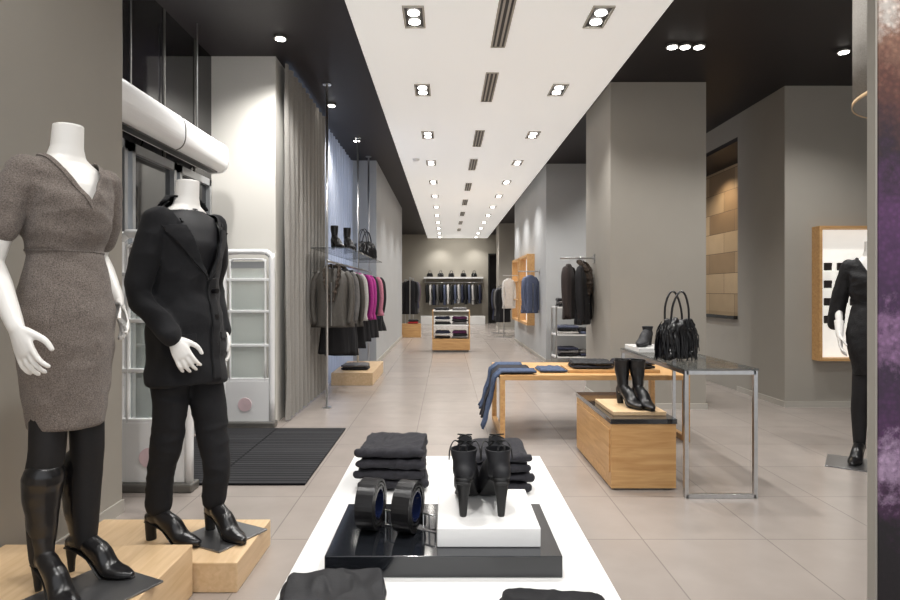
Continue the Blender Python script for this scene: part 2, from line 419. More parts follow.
# ------------------------------------------------------------------ entrance items
e = empty('air_curtain', (-1.97, 3.4, 2.33))
bm = bmesh.new()
prof = [(p.x, p.y) for p in ell(0, 0, 0, .12, .13, 48, 2.8)]
loft(bm, [[V((x, yy, z)) for x, z in prof] for yy in (0, 1.68)])
finish('tube_housing', bm, M['white'], e, smooth=False, bevel=.002)
for yy, t in ((1.68, .03), (-.03, .03), (.86, .012)):
    bm = bmesh.new(); loft(bm, [[V((x*1.03, y2, z*1.03)) for x, z in prof] for y2 in (yy, yy+t)]); finish('end_cap', bm, M['white'] if t > .02 else M['greymetal'], e, bevel=.003)
bm = bmesh.new(); box(bm, -.02, .05, .05, 1.64, -.137, -.125); finish('air_slot', bm, M['bulbgrey'], e)
for y in (.35, 1.35):
    bm = bmesh.new(); cyl(bm, (0, y, .12), (0, y, .99), .006, n=10); finish('suspension_rod', bm, M['steel'], e)
tag(e, 'white rounded box-shaped air curtain hanging above the entrance doors', 'air curtain')

def gate(loc):
    e = empty('security_gate', loc)
    def arch(w, z0, z1, r):
        pts = [(-w, 0, z0), (-w, 0, (z0+z1)/2), (-w, 0, z1-r)]
        for a in (157, 135, 112, 90): pts.append((-w+r+r*math.cos(math.radians(a)), 0, z1-r+r*math.sin(math.radians(a))))
        return pts+[(-x, y, z) for x, y, z in pts[::-1]]
    bm = bmesh.new(); P = arch(.21, .05, 1.545, .07); tube(bm, P, [(.03, .026)]*len(P), side=V((0, 1, 0)), n=14, k=3, roundends=False)
    finish('antenna_frame', bm, M['white'], e, smooth=True)
    bm = bmesh.new(); P = arch(.155, .4, 1.48, .04); tube(bm, P, [(.02, .009)]*len(P), side=V((0, 1, 0)), n=12, k=3, roundends=False)
    finish('inner_loop', bm, M['white'], e, smooth=True)
    for z in (.42, .72, 1.02, 1.3):
        bm = bmesh.new(); box(bm, -.19, .19, -.018, .018, z-.012, z+.012); finish('cross_bar', bm, M['white'], e, bevel=.004)
    bm = bmesh.new(); box(bm, -.19, .19, -.02, .02, .05, .41); finish('lower_panel', bm, M['white'], e, bevel=.004)
    bm = bmesh.new(); box(bm, -.15, .15, -.01, .01, 1.4, 1.46); finish('indicator_panel', bm, M['palemetal'], e)
    bm = bmesh.new(); box(bm, -.155, .155, -.003, .003, .43, 1.4); finish('clear_pane', bm, M['glass'], e)
    bm = bmesh.new(); box(bm, -.25, .25, -.06, .06, 0, .05); finish('foot', bm, M['greymetal'], e, bevel=.01)
    bm = bmesh.new(); cyl(bm, (-.02, -.026, .2), (-.02, -.02, .2), .06); finish('emblem', bm, M['emblem'], e)
    return tag(e, 'white plastic anti-theft antenna gate at the shop entrance', 'security gate', 'anti-theft gates at the entrance')
g = gate((-1.76, 3.62, 0)); dup(g, (-1.75, 5.3, 0))
o = bx('entrance_mat', -2.05, -.87, 3.7, 5.2, .001, .014, M['rug']); tag(o, 'dark ribbed rectangular entrance mat lying on the tiles', 'mat')

# ------------------------------------------------------------------ body parts
def hand(bm, w, d, t, n, curl=1., L=1.):
    """w wrist, d finger direction, t thumb side, n palm normal"""
    w = V(w); d = V(d).normalized(); t = (V(t)-d*V(t).dot(d)).normalized(); n0 = d.cross(t).normalized()
    n = n0 if n0.dot(V(n)) > 0 else -n0
    tube(bm, [w-d*.02, w+d*.02, w+d*.055, w+d*.088], [(.024, .019), (.03, .017), (.038, .015), (.036, .012)], side=t, n=16)
    for off, ln, sp in ((.029, .072, .10), (.0095, .08, .03), (-.0105, .075, -.04), (-.029, .06, -.12)):
        p = w+d*.085+t*off; pts = [p-d*.02, p]; rr = [.0095, .0092]; ang = .1*curl
        for k, fr in enumerate((.45, .32, .23)):
            dirv = (d*math.cos(ang)+n*math.sin(ang)+t*sp).normalized()
            p = p+dirv*ln*fr; pts.append(p); rr.append(.0088-.0009*k); ang += .38*curl
        tube(bm, pts, rr, side=t, n=10, k=3)
    p = w+d*.025+t*.024+n*.006
    tube(bm, [p, p+(d*.7+t*.6+n*.2)*.035, p+(d*.85+t*.6+n*.3)*.06, p+(d*1.0+t*.45+n*.35)*.08], [.014, .012, .010, .008], side=t, n=10, k=3)
def arm(bm, sh, el, wr, hd, t, n, curl=1.):
    tube(bm, [sh, (V(sh)*.5+V(el)*.5), el], [.043, .039, .033], n=16)
    m_ = V(el)*.65+V(wr)*.35
    tube(bm, [el, m_, wr], [.033, .035, .0235], n=16)
    hand(bm, wr, V(hd)-V(wr), t, n, curl)
def torso_rings(rows, n=44, e=2.1, cx=0, kx=1.):
    out = []
    for a, b in zip(rows, rows[1:]):
        steps = max(1, int((abs(b[0]-a[0]))/.02))
        for j in range(steps):
            t = j/steps
            r = [a[q]*(1-t)+b[q]*t for q in range(4)]
            out.append(ell(cx, r[3], r[0], r[1]*kx, r[2], n, e))
    r = rows[-1]; out.append(ell(cx, r[3], r[0], r[1]*kx, r[2], n, e))
    return out
def body(e, la, ra, legs=((.075, 0), (-.075, 0)), footz=.1, covered=None):
    bm = bmesh.new()
    loft(bm, torso_rings([(.79, .1, .07, 0), (.84, .135, .09, 0), (.93, .148, .1, .005), (1.0, .132, .092, 0), (1.1, .105, .075, 0), (1.2, .115, .085, -.005), (1.28, .13, .1, -.012), (1.36, .14, .086, -.003), (1.41, .13, .066, 0), (1.435, .088, .056, .003), (1.455, .06, .053, .004), (1.49, .049, .049, 0), (1.565, .046, .046, -.008)]))
    for a in (la, ra): arm(bm, *a)
    for (x, y), hx in zip(legs, (.068, -.068)):
        tube(bm, [(hx, 0, .88), (hx, 0, .7), ((hx+x)/2, y/2-.005, .48), (x*.8+hx*.2, y*.8+.01, .36), (x, y+.015, footz)], [.072, .066, .048, .046, .032], n=18)
    me = remesh(bm, .0042, 3)
    if covered:       # slimmer under the clothes, like a real display form
        me.update()
        ns = [v.normal.copy() for v in me.vertices]
        for v, n in zip(me.vertices, ns): v.co -= n*covered(v.co)
    return fromme('body', me, M['mann'], e, smooth=True)

def cutme(me, planes, kill):
    bm = bmesh.new(); bm.from_mesh(me)
    for co, no in planes:
        bmesh.ops.bisect_plane(bm, geom=bm.verts[:]+bm.edges[:]+bm.faces[:], plane_co=co, plane_no=no, dist=1e-5)
    bmesh.ops.delete(bm, geom=[f for f in bm.faces if kill(f.calc_center_median())], context='FACES')
    out = bpy.data.meshes.new('cut'); bm.to_mesh(out); bm.free(); return out
def patch(me, planes, keep, off):
    out = cutme(me, planes, lambda c: not keep(c))
    out.update()
    ns = [v.normal.copy() for v in out.vertices]
    for v, n in zip(out.vertices, ns): v.co += n*off
    return out
def solid(o, t):
    s = o.modifiers.new('solid', 'SOLIDIFY'); s.thickness = t; s.offset = 1

def boot(name, parent, loc, rz, zt, rt, calf=None, heel=.08, m='leather', slim=True, laces=False):
    """boot pointing to -Y; origin on the ground below the ankle"""
    e = empty(name, loc, rz)
    if parent: e.parent = parent
    h = heel
    bm = bmesh.new()
    pts = [(0, .02, zt)]; rr = [(rt, rt)]
    if calf: pts += [(0, .03, calf[0]), (0, .025, .2)]; rr += [(calf[1], calf[1]*1.05), (.04, .045)]
    pts += [(0, .02, h+.055), (0, .025, h+.03)]; rr += [(.031, .038), (.032, .043)]
    tube(bm, pts, rr, n=24, side=V((1, 0, 0)))
    tube(bm, [(0, .05, h+.025), (0, .0, h+.03), (0, -.06, h*.62+.035), (0, -.115, .034), (0, -.165, .026), (0, -.2, .022)],
         [(.026, .026), (.03, .034), (.034, .036), (.04, .026), (.032, .018), (.016, .012)], side=V((1, 0, 0)), n=22)
    me = remesh(bm, .0035, 4)
    wrinkle(me, .006, 16, (1, 1, 1.3), 2, lambda c: .4 if c.z > .2 else 1)
    opened = zt < .32
    if opened:
        me = cutme(me, [((0, 0, zt-.005), (0, 0, 1))], lambda c: c.z > zt-.005)
    o = fromme('upper', me, M[m], e, smooth=True)
    if opened: solid(o, .003)
    bm = bmesh.new()
    if slim: tube(bm, [(0, .054, h+.014), (0, .06, h*.5), (0, .058, 0.0)], [(.026, .024), (.014, .013), (.0095, .0095)], roundends=False, n=16)
    else: tube(bm, [(0, .052, h+.012), (0, .055, h*.5), (0, .052, 0.0)], [(.028, .028), (.022, .022), (.02, .022)], roundends=False, n=16)
    finish('heel', bm, M['sole'], e, smooth=True)
    bm = bmesh.new()
    tube(bm, [(0, .075, h+.002), (0, .03, h), (0, -.03, h*.72), (0, -.095, .012), (0, -.14, .006), (0, -.205, .008)],
         [(.02, .005), (.027, .005), (.025, .005), (.038, .006), (.038, .006), (.015, .005)], side=V((1, 0, 0)), n=20)
    finish('outsole', bm, M['sole'], e, smooth=True)
    if laces:
        bm = bmesh.new()
        for k in range(5):
            z = h+.03+k*.02; y = -.032+k*.004 if k else -.05
            tube(bm, [(-.02, y+.012, z), (0, y-.004, z+.006), (.02, y+.012, z+.012)], [.0022]*3, n=6)
            tube(bm, [(.02, y+.012, z), (0, y-.006, z+.006), (-.02, y+.012, z+.012)], [.0022]*3, n=6)
        for s_ in (-1, 1):
            tube(bm, [(0, -.025, zt-.02), (s_*.03, -.03, zt+.004), (s_*.044, -.01, zt-.014), (s_*.046, .0, zt-.045)], [.002]*4, n=6)
        finish('laces', bm, M['sole'], e, smooth=True)
        bm = bmesh.new()
        tube(bm, [(0, -.02, zt-.04), (0, -.024, zt-.005), (0, -.03, zt+.018)], [(.02, .004), (.022, .004), (.018, .003)], side=V((1, 0, 0)), n=12)
        finish('tongue', bm, M[m], e, smooth=True)
        bm = bmesh.new()
        tube(bm, [(-.008, .052, zt-.015), (-.008, .062, zt+.01), (.008, .062, zt+.01), (.008, .052, zt-.015)], [(.003, .002)]*4, n=8)
        finish('pull_tab', bm, M[m], e, smooth=True)
        bm = bmesh.new()
        tube(bm, [(0, .058, h+.02), (0, .057, h+.06), (0, .054, zt-.01)], [(.003, .002)]*3, side=V((1, 0, 0)), n=8)
        finish('back_seam', bm, M['sole'], e, smooth=True)
    return e

def baseplate(e, x, y, w=.3):
    bm = bmesh.new(); box(bm, x-w/2, x+w/2, y-w/2, y+w/2, 0, .008); finish('base_plate', bm, M['steeld'], e, bevel=.002)

def plinth(name, x0, x1, y0, y1, h, m, label):
    return tag(bx(name, x0, x1, y0, y1, 0, h, m, bevel=.004), label, 'plinth')
plinth('display_plinth', -1.74, -1.0, 1.25, 2.37, .2, M['oakl'], 'pale oak plinth under the mannequin in a tweed dress')
plinth('display_plinth', -1.62, -.83, 2.385, 2.84, .12, M['oakl'], 'low pale oak plinth under the mannequin in a black coat')

def dress_mannequin(loc, yaw, cloth, hem, sleeve_z, rarm, larm, sc=1, v=True, nm='dress'):
    e = empty('mannequin', loc, yaw, sc)
    def cov(c):
        if c.z < .95 and abs(c.x) < .155 and c.y > -.1: return .013
        if c.z < 1.24 and abs(c.x) < .14: return .014
        if c.z > sleeve_z+.02 and abs(c.x) > .11: return .010
        return 0
    body(e, larm, rarm, footz=.13, covered=cov)
    bm = bmesh.new()
    rows = [(hem, .116, .106, 0), (hem+.1, .13, .114, 0), (.8, .15, .124, 0), (.92, .157, .128, .003), (1.02, .14, .112, 0), (1.12, .117, .093, 0), (1.135, .117, .094, 0),
            (1.15, .121, .099, 0), (1.19, .13, .11, -.004), (1.25, .137, .12, -.008), (1.31, .142, .118, -.01), (1.38, .146, .095, 0), (1.415, .14, .077, 0), (1.44, .1, .064, 0), (1.462, .074, .058, .002)]
    loft(bm, torso_rings(rows))
    for a in (larm, rarm):
        sh, el = V(a[0]), V(a[1]); f = (1.38-sleeve_z)/(sh.z-el.z)
        end = sh.lerp(el, f); sgn = 1 if sh.x > 0 else -1
        tube(bm, [sh+V((-sgn*.022, 0, .008)), sh.lerp(end, .5)+V((sgn*.003, 0, 0)), end+V((sgn*.003, 0, 0))], [.056, .053, .052], n=22)
    me = remesh(bm, .007, 4)
    wrinkle(me, .012, 7, (1.2, 1.2, 1.6), 1, lambda c: 1 if 1.13 < c.z < 1.4 and abs(c.x) < .15 else .3)
    wrinkle(me, .01, 8, (.8, .8, 1.8), 6, lambda c: 1 if 1.12 < c.z < 1.4 and abs(c.x) < .13 else .2, ridge=True)
    wrinkle(me, .003, 26, (1, 1, 1), 4)
    k = 1.75; z0 = 1.3
    n1 = V((-k, 0, 1)).normalized(); n2 = V((k, 0, 1)).normalized()
    me2 = cutme(me, [((0, 0, z0), n1), ((0, 0, z0), n2), ((0, 0, 1.447), (0, 0, 1))], lambda c: (c.y < .02 and c.z > z0+k*abs(c.x)) or c.z > 1.447)
    ed = patch(me, [((0, 0, z0), n1), ((0, 0, z0), n2), ((0, 0, z0-.03), n1), ((0, 0, z0-.03), n2)],
               lambda c: c.y < 0 and z0-.03+k*abs(c.x) < c.z < z0+k*abs(c.x) and c.z < 1.447, .001)
    o = fromme(nm, me2, M[cloth], e, smooth=True)
    oo = fromme('neck_band', ed, M[cloth], o, smooth=True); solid(oo, .003)
    wb = patch(me, [((0, 0, 1.13), (0, 0, 1)), ((0, 0, 1.136), (0, 0, 1))], lambda c: 1.13 < c.z < 1.136 and abs(c.x) < .15, .0005)
    oo = fromme('waist_seam', wb, M[cloth], o, smooth=True); solid(oo, .002)
    for x in (.075, -.075):
        bm = bmesh.new()
        tube(bm, [(x*.75, 0, .72), (x*.9, -.005, .48), (x, .012, .36), (x, .015, .12)], [.061, .054, .052, .036], n=20)
        finish('tights', bm, M['tights'], e, smooth=True)
    return e

e = dress_mannequin((-1.295, 2.05, .2), math.radians(64), 'tweed', .54, 1.2,
    ((-.158, 0, 1.375), (-.222, .02, 1.09), (-.215, -.1, .89), (-.205, -.16, .77), (.15, -1, 0), (1, .2, 0), .9),
    ((.158, 0, 1.375), (.19, .12, 1.13), (.17, -.02, .97), (.165, -.07, .87), (-.3, -1, 0), (-1, 0, 0), .8))
tag(e, 'headless white mannequin in a grey-brown tweed dress, tights and tall boots', 'mannequin')
boot('tall_boot', e, (-.08, -.02, .0), math.radians(-8), .385, .063, (.33, .058), .085)
boot('tall_boot', e, (.075, .02, .0), math.radians(10), .385, .063, (.33, .058), .085)
baseplate(e, .0, -.14, .3)

# ---- mannequin in black coat and trousers
e = empty('mannequin', (-1.14, 2.64, .12), math.radians(62))
ra = ((-.16, 0, 1.37), (-.2, .05, 1.07), (-.16, -.12, .89), (-.14, -.18, .78), (.5, -.8, .2), (.6, .6, 0), 1.1)
la = ((.16, 0, 1.37), (.21, .08, 1.09), (.17, -.03, .9), (.16, -.05, .8), (0, -1, 0), (-1, 0, 0), 1.)
LG = ((.085, -.09), (-.085, .06))
def cov2(c):
    if c.z > 1.43: return 0
    if c.z > .94: return .012
    if abs(c.x) < .115 and c.y > -.12: return .014
    return 0
body(e, la, ra, legs=LG, footz=.13, covered=cov2)
bm = bmesh.new()
rows = [(.68, .168, .152, 0), (.78, .17, .152, 0), (.93, .164, .146, 0), (1.05, .146, .13, 0), (1.12, .138, .122, 0), (1.22, .145, .13, -.005), (1.3, .154, .132, -.008), (1.37, .16, .108, 0), (1.405, .154, .086, 0), (1.435, .11, .072, .005), (1.475, .076, .062, .012)]
loft(bm, torso_rings(rows))
for a in (la, ra):
    sh, el, wr = V(a[0]), V(a[1]), V(a[2]); sgn = 1 if sh.x > 0 else -1
    tube(bm, [sh+V((-sgn*.02, 0, .006)), sh.lerp(el, .5)+V((sgn*.002, 0, 0)), el, el.lerp(wr, .5), wr.lerp(el, .02)], [.06, .055, .052, .048, .044], n=22)
me = remesh(bm, .007, 4)
wrinkle(me, .012, 8, (1, 1, 1.5), 9); wrinkle(me, .01, 6, (1.2, 1.2, 1.4), 4, None, True)
k = 2.6; z0 = 1.12
n1 = V((-k, 0, 1)).normalized(); n2 = V((k, 0, 1)).normalized()
me2 = cutme(me, [((0, 0, z0), n1), ((0, 0, z0), n2), ((0, 0, 1.465), (0, 0, 1))], lambda c: (c.y < 0 and c.z > z0+k*abs(c.x)) or c.z > 1.465)
coat = fromme('coat', me2, M['coat'], e, smooth=True)
k2 = 1.35
m1 = V((-k2, 0, 1)).normalized(); m2 = V((k2, 0, 1)).normalized()
lp = patch(me, [((0, 0, z0), n1), ((0, 0, z0), n2), ((0, 0, z0), m1), ((0, 0, z0), m2), ((0, 0, 1.35), (0, 0, 1))],
           lambda c: c.y < -.01 and z0+k2*abs(c.x) < c.z < z0+k*abs(c.x) and c.z < 1.35 and abs(c.x) > .004, .006)
o = fromme('lapel', lp, M['coat'], coat, smooth=True); solid(o, .008)
cl = patch(me, [((0, 0, 1.362), (0, 0, 1)), ((0, 0, z0), n1), ((0, 0, z0), n2)], lambda c: c.z > 1.362 and abs(c.x) < .1 and (c.z < z0+k*abs(c.x) or c.y > 0) and c.z < 1.49, .008)
o = fromme('collar', cl, M['coat'], coat, smooth=True); solid(o, .008)
fr = patch(me, [((.004, 0, 0), (1, 0, 0)), ((.05, 0, 0), (1, 0, 0)), ((0, 0, z0), n1)], lambda c: c.y < -.02 and .004 < c.x < .05 and .7 < c.z < z0+.02, .004)
o = fromme('front_placket', fr, M['coat'], coat, smooth=True); solid(o, .005)
for zz in (.85, .97, 1.08):
    bm = bmesh.new(); cyl(bm, (.03, -.125, zz), (.03, -.156, zz), .011, n=14); finish('button', bm, M['leather'], coat)
for sx in (-1, 1):
    pk = patch(me, [((sx*.06, 0, 0), (1, 0, 0)), ((sx*.14, 0, 0), (1, 0, 0)), ((0, 0, .9), (0, 0, 1)), ((0, 0, .87), (0, 0, 1))],
               lambda c, sx=sx: c.y < 0 and .06 < c.x*sx < .14 and .87 < c.z < .9, .003)
    if len(pk.polygons): o = fromme('pocket_flap', pk, M['coat'], coat, smooth=True); solid(o, .005)
bm = bmesh.new()
loft(bm, torso_rings([(.85, .15, .105, 0), (1.1, .115, .085, 0), (1.28, .14, .111, -.012), (1.36, .147, .093, -.003), (1.405, .138, .07, 0), (1.425, .095, .06, .003), (1.44, .066, .056, .004)]))
finish('top', bm, M['suede'], e, smooth=True)
bm = bmesh.new()
loft(bm, torso_rings([(.76, .12, .09, 0), (.84, .152, .11, 0), (.95, .158, .112, 0), (1.05, .13, .1, 0)]))
for (x, y), hx in zip(LG, (.07, -.07)):
    tube(bm, [(hx, 0, .86), (hx, y*.3, .68), ((hx+x)/2, y*.6-.01, .46), (x, y+.0, .3), (x, y+.015, .15)], [.085, .078, .066, .06, .055], n=24)
me = remesh(bm, .007, 4); wrinkle(me, .01, 7, (1, 1, .8), 12); wrinkle(me, .005, 9, (.7, .7, 2), 2, None, True)
fromme('trousers', me, M['trouser'], e, smooth=True)
boot('ankle_boot', e, (-.085, .06, 0), math.radians(8), .15, .038, None, .075, 'leather', False)
boot('ankle_boot', e, (.085, -.09, 0), math.radians(-10), .15, .038, None, .075, 'leather', False)
baseplate(e, .08, -.13, .27)
tag(e, 'headless white mannequin in a black wool coat, trousers and ankle boots', 'mannequin')

# ---- mannequin near the lit showcase
e = dress_mannequin((2.97, 4.18, 0), math.radians(-35), 'blackdress', .62, .98,
    ((-.158, 0, 1.375), (-.2, .05, 1.1), (-.19, -.07, .9), (-.18, -.12, .8), (0, -1, 0), (1, 0, 0), 1.),
    ((.158, 0, 1.375), (.22, .05, 1.1), (.23, -.08, .9), (.24, -.12, .8), (0, -1, 0), (-1, 0, 0), 1.), sc=.99)
tag(e, 'headless white mannequin in a black lace dress beside the showcase', 'mannequin')
boot('high_heeled_shoe', e, (-.075, 0, 0), -.2, .14, .04, None, .08)
boot('high_heeled_shoe', e, (.075, 0, 0), .2, .14, .04, None, .08)
baseplate(e, -.09, -.1, .36)

# ------------------------------------------------------------------ white table
e = empty('display_table', (0.005, 1.8, 0))
bm = bmesh.new(); box(bm, -.422, .422, -.95, .93, .4, .45); finish('table_top', bm, M['whitelac'], e, bevel=.003)
bm = bmesh.new(); box(bm, -.37, .37, -.9, .88, .05, .4); finish('table_body', bm, M['whitelac'], e)
bm = bmesh.new(); box(bm, -.34, .34, -.87, .85, 0, .05); finish('toe_kick', bm, M['greymetal'], e)
tag(e, 'long low glossy white display table with shoes and folded clothes', 'table')
o = bx('display_tray', -.318, .305, 1.568, 1.955, .4505, .507, M['blacklac'], bevel=.002); tag(o, 'glossy black lacquered display riser on the white table', 'display riser')
o = bx('display_block', -.024, .256, 1.62, 1.94, .5075, .56, M['whitelac'], bevel=.003); tag(o, 'small white block under the lace-up heeled boots', 'display riser')
for x, rz in ((.055, math.pi-.1), (.15, math.pi+.12)):
    b = boot('lace_up_boot', None, (x, 1.765, .5605), rz, .188, .038, None, .095, 'suede', True, True)
    tag(b, 'black lace-up ankle boot with a slim high heel', 'boot', 'lace-up boots on the white block')

def rolled_belt(loc, rz):
    e = empty('rolled_belt', loc, rz)
    def spiral(r0, r1, turns, w, th):
        bm = bmesh.new(); rings = []; steps = int(turns*40)
        for i in range(steps+1):
            t = i/steps; a = t*turns*2*math.pi-math.pi/2-turns*2*math.pi; r = r0+(r1-r0)*t
            c = V((0, math.cos(a)*r, math.sin(a)*r)); rad = V((0, math.cos(a), math.sin(a)))
            rings.append([c+V((-w, 0, 0))-rad*th, c+V((w, 0, 0))-rad*th, c+V((w, 0, 0))+rad*th, c+V((-w, 0, 0))+rad*th])
        loft(bm, rings); return bm
    finish('strap', spiral(.045, .0715, 2.6, .026, .0035), M['leather'], e, (0, 0, .0755), smooth=False)
    finish('lining', spiral(.0395, .0415, 1.0, .0255, .0015), M['navyline'], e, (0, 0, .0755), smooth=False)
    bm = bmesh.new()
    tube(bm, [(.035, .03, .045), (.075, .02, .045), (.075, .02, .004), (.035, .03, .004), (.035, .03, .045)], [.0035]*5, n=8, smooth=False)
    tube(bm, [(.055, .026, .045), (.055, .024, .004)], [.0025]*2, n=8, smooth=False)
    finish('buckle', bm, M['steel'], e, smooth=True)
    bm = bmesh.new()
    tube(bm, [(0.0, .045, .025), (.02, .04, .025), (.04, .03, .025)], [(.018, .003)]*3, side=V((0, 0, 1)), n=8)
    finish('strap_end', bm, M['leather'], e, smooth=True)
    return tag(e, 'wide black leather belt rolled up and standing on edge', 'belt', 'rolled belts on the black riser')
rolled_belt((-.218, 1.75, .5075), -.2); rolled_belt((-.108, 1.73, .5075), -.3)

def folded(name, x, y, z, w, d, h, m, seed, label, cat, group, rz=0):
    """a folded garment: two plies joined by a rounded fold at the front"""
    bm = bmesh.new()
    for lay, (a, b) in enumerate([(0.0, .47), (.53, 1.)]):
        z0, z1 = h*a, h*b
        ins = .008*lay
        rings = []
        for q, s_ in ((0, .98), (.25, 1.), (.75, 1.), (1, .98)):
            zz = z0+(z1-z0)*q
            rings.append(ell(ins*.5, 0, zz, (w/2-ins)*s_, (d/2)*s_, 64, 11))
        loft(bm, rings)
    tube(bm, [(-w/2*.95, -d/2*.97, h*.5), (0, -d/2*.99, h*.5), (w/2*.95, -d/2*.97, h*.5)], [h*.46]*3, side=V((0, 0, 1)), n=12)
    me = remesh(bm, max(.0035, h*.11), 1)
    wrinkle(me, .006, 12, (1, 1, 1.5), seed); wrinkle(me, .006, 16, (1.6, .7, 1), seed+3, None, True)
    zmin = min(v.co.z for v in me.vertices)
    for v in me.vertices: v.co.z -= zmin
    o = fromme(name, me, m, None, (x, y, z), (0, 0, rz), smooth=True)
    return tag(o, label, cat, group)
def topz(o): return o.location.z+max(v.co.z for v in o.data.vertices)
def stack(name, n, x, y, z, w, d, h, mats, label, cat, group):
    for i in range(n):
        o = folded(name, x+random.uniform(-.006, .006), y+random.uniform(-.006, .006), z, w*random.uniform(.95, 1.03), d*random.uniform(.96, 1.03), h, mats[i % len(mats)], random.random()*20, label, cat, group, random.uniform(-.06, .06))
        z = topz(o)-.006
    return z
stack('folded_jeans', 4, -.205, 2.38, .451, .25, .27, .034, [M['denimblack']], 'folded pair of black jeans in a stack on the white table', 'jeans', 'stack of black jeans')
stack('folded_jeans', 4, .2, 2.35, .451, .23, .25, .032, [M['denimblack']], 'folded black jeans stacked behind the lace-up boots', 'jeans', 'stack of black jeans behind the boots')
folded('folded_sweater', -.265, 1.4, .451, .25, .26, .036, M['suede'], 4, 'folded dark sweater lying on the white table', 'sweater', None, .15)
folded('folded_sweater', .235, 1.28, .451, .25, .27, .04, M['coat'], 8, 'folded black sweater at the edge of the white table', 'sweater', None, -.1)

# ------------------------------------------------------------------ oak bench table + denim
e = empty('oak_table', (1.185, 5.2, 0))
bm = bmesh.new(); box(bm, -.755, .755, -.43, .43, .49, .53); finish('table_top', bm, M['oak'], e, bevel=.002)
for x0 in (-.755, .715):
    bm = bmesh.new()
    box(bm, x0, x0+.04, -.43, -.37, 0, .49); box(bm, x0, x0+.04, .37, .43, 0, .49); box(bm, x0, x0+.04, -.37, .37, 0, .04)
    finish('leg_frame', bm, M['oaky'], e)
tag(e, 'low oak bench table with square leg frames', 'table')
def draped(name, x0, x1, y0, y1, ztop, hang, m, label, seed):
    bm = bmesh.new(); path = []
    for i in range(10): path.append((x1-(x1-x0-.02)*i/9, ztop+.008))
    for i in range(1, 14): path.append((x0-.016-.11*(i/13)**1.2-.004*math.sin(i), ztop-hang*i/13))
    g = []; ny = 16
    for px, pz in path:
        g.append([bm.verts.new((px+.016*noise.noise(V((px*9, j*.5, pz*9+seed))), y0+(y1-y0)*j/ny+(.0 if pz > ztop else .02*math.sin((ztop-pz)*9+seed)), pz+(.006 if pz > ztop else 0)*math.sin(j))) for j in range(ny+1)])
    for a, b in zip(g, g[1:]):
        for j in range(ny): bm.faces.new([a[j], a[j+1], b[j+1], b[j]])
    o = finish(name, bm, m, smooth=True); s = o.modifiers.new('s', 'SOLIDIFY'); s.thickness = .016; s.offset = 1
    return tag(o, label, 'jeans', 'jeans draped over the oak table')
for i in range(3):
    draped('draped_jeans', .43, .72-.03*i, 4.8+.2*i, 4.98+.2*i, .535+.002*i, .44-.04*i, M['denim'] if i != 1 else M['denimblack'], 'pair of blue jeans hanging over the edge of the oak table', i*4)
o = bx('wooden_tray', 1.0, 1.75, 4.9, 5.25, .531, .556, M['oak'], .003); tag(o, 'flat oak tray on the bench table', 'tray')
stack('folded_shirt', 2, 1.22, 5.07, .5565, .34, .28, .024, [M['denimblack'], M['suede']], 'folded dark shirt on an oak tray', 'shirt', 'folded shirts on the oak tray')
stack('folded_shirt', 2, 1.57, 5.07, .5565, .3, .28, .024, [M['suede'], M['denimblack']], 'folded dark shirt on an oak tray', 'shirt', 'folded shirts on the oak tray')
stack('folded_jeans', 1, .87, 5.05, .531, .22, .3, .02, [M['denim']], 'flat folded blue jeans on the oak table', 'jeans', None)

# oak cabinet with dark top
e = empty('low_cabinet', (1.195, 4.1, 0))
bm = bmesh.new(); box(bm, -.2, .19, -.49, .47, .012, .4); finish('body', bm, M['oak'], e, bevel=.002)
bm = bmesh.new(); box(bm, -.18, .17, -.47, .45, 0, .012); finish('toe_kick', bm, M['greymetal'], e)
bm = bmesh.new(); box(bm, -.205, .195, -.495, .475, .4, .43); finish('glass_top', bm, M['blacklac'], e, bevel=.002)
bm = bmesh.new(); box(bm, -.206, -.2, -.46, .44, .1, .36); d = finish('drawer', bm, M['oaky'], e, bevel=.001)
tag(e, 'low oak cabinet with a glossy black top', 'cabinet')
o = bx('wooden_board', 1.03, 1.36, 3.7, 4.15, .4305, .455, M['oakl'], .003); tag(o, 'pale wooden board under black ankle boots', 'display riser')
for x, y, rz in ((1.17, 3.94, .2), (1.255, 3.9, .1)):
    b = boot('ankle_boot', None, (x, y, .4555), rz, .3, .05, (.25, .047), .07, 'leather', False); tag(b, 'shiny black leather mid-height boot on a wooden board', 'boot', 'black boots on the wooden board')

# glass console
e = empty('glass_console', (1.592, 4.1, 0))
def rail(bm, p, q, s=.0115):
    x0, x1 = sorted((p[0], q[0])); y0, y1 = sorted((p[1], q[1])); z0, z1 = sorted((p[2], q[2]))
    box(bm, x0-s, x1+s, y0-s, y1+s, z0-s, z1+s)
for y in (-.62, .62):
    bm = bmesh.new()
    rail(bm, (-.2, y, .0115), (-.2, y, .7275)); rail(bm, (.2, y, .0115), (.2, y, .7275)); rail(bm, (-.19, y, .0115), (.19, y, .0115)); rail(bm, (-.19, y, .7275), (.19, y, .7275))
    finish('leg_frame', bm, M['steel'], e, bevel=.001)
for x in (-.2, .2):
    bm = bmesh.new(); rail(bm, (x, -.605, .7275), (x, .605, .7275)); finish('top_rail', bm, M['steel'], e)
bm = bmesh.new(); box(bm, -.215, .215, -.635, .635, .741, .752); finish('glass_top', bm, M['glassd'], e)
tag(e, 'tall narrow steel-framed console table with a smoked glass top', 'table')
o = bx('display_block', 1.4, 1.62, 4.35, 4.7, .7525, .785, M['whitelac'], .002); tag(o, 'flat white block on the glass console', 'display riser')
b = boot('ankle_boot', None, (1.53, 4.57, .7855), -.6, .15, .042, None, .06, 'suede', False); tag(b, 'small black ankle boot on a white block', 'boot')

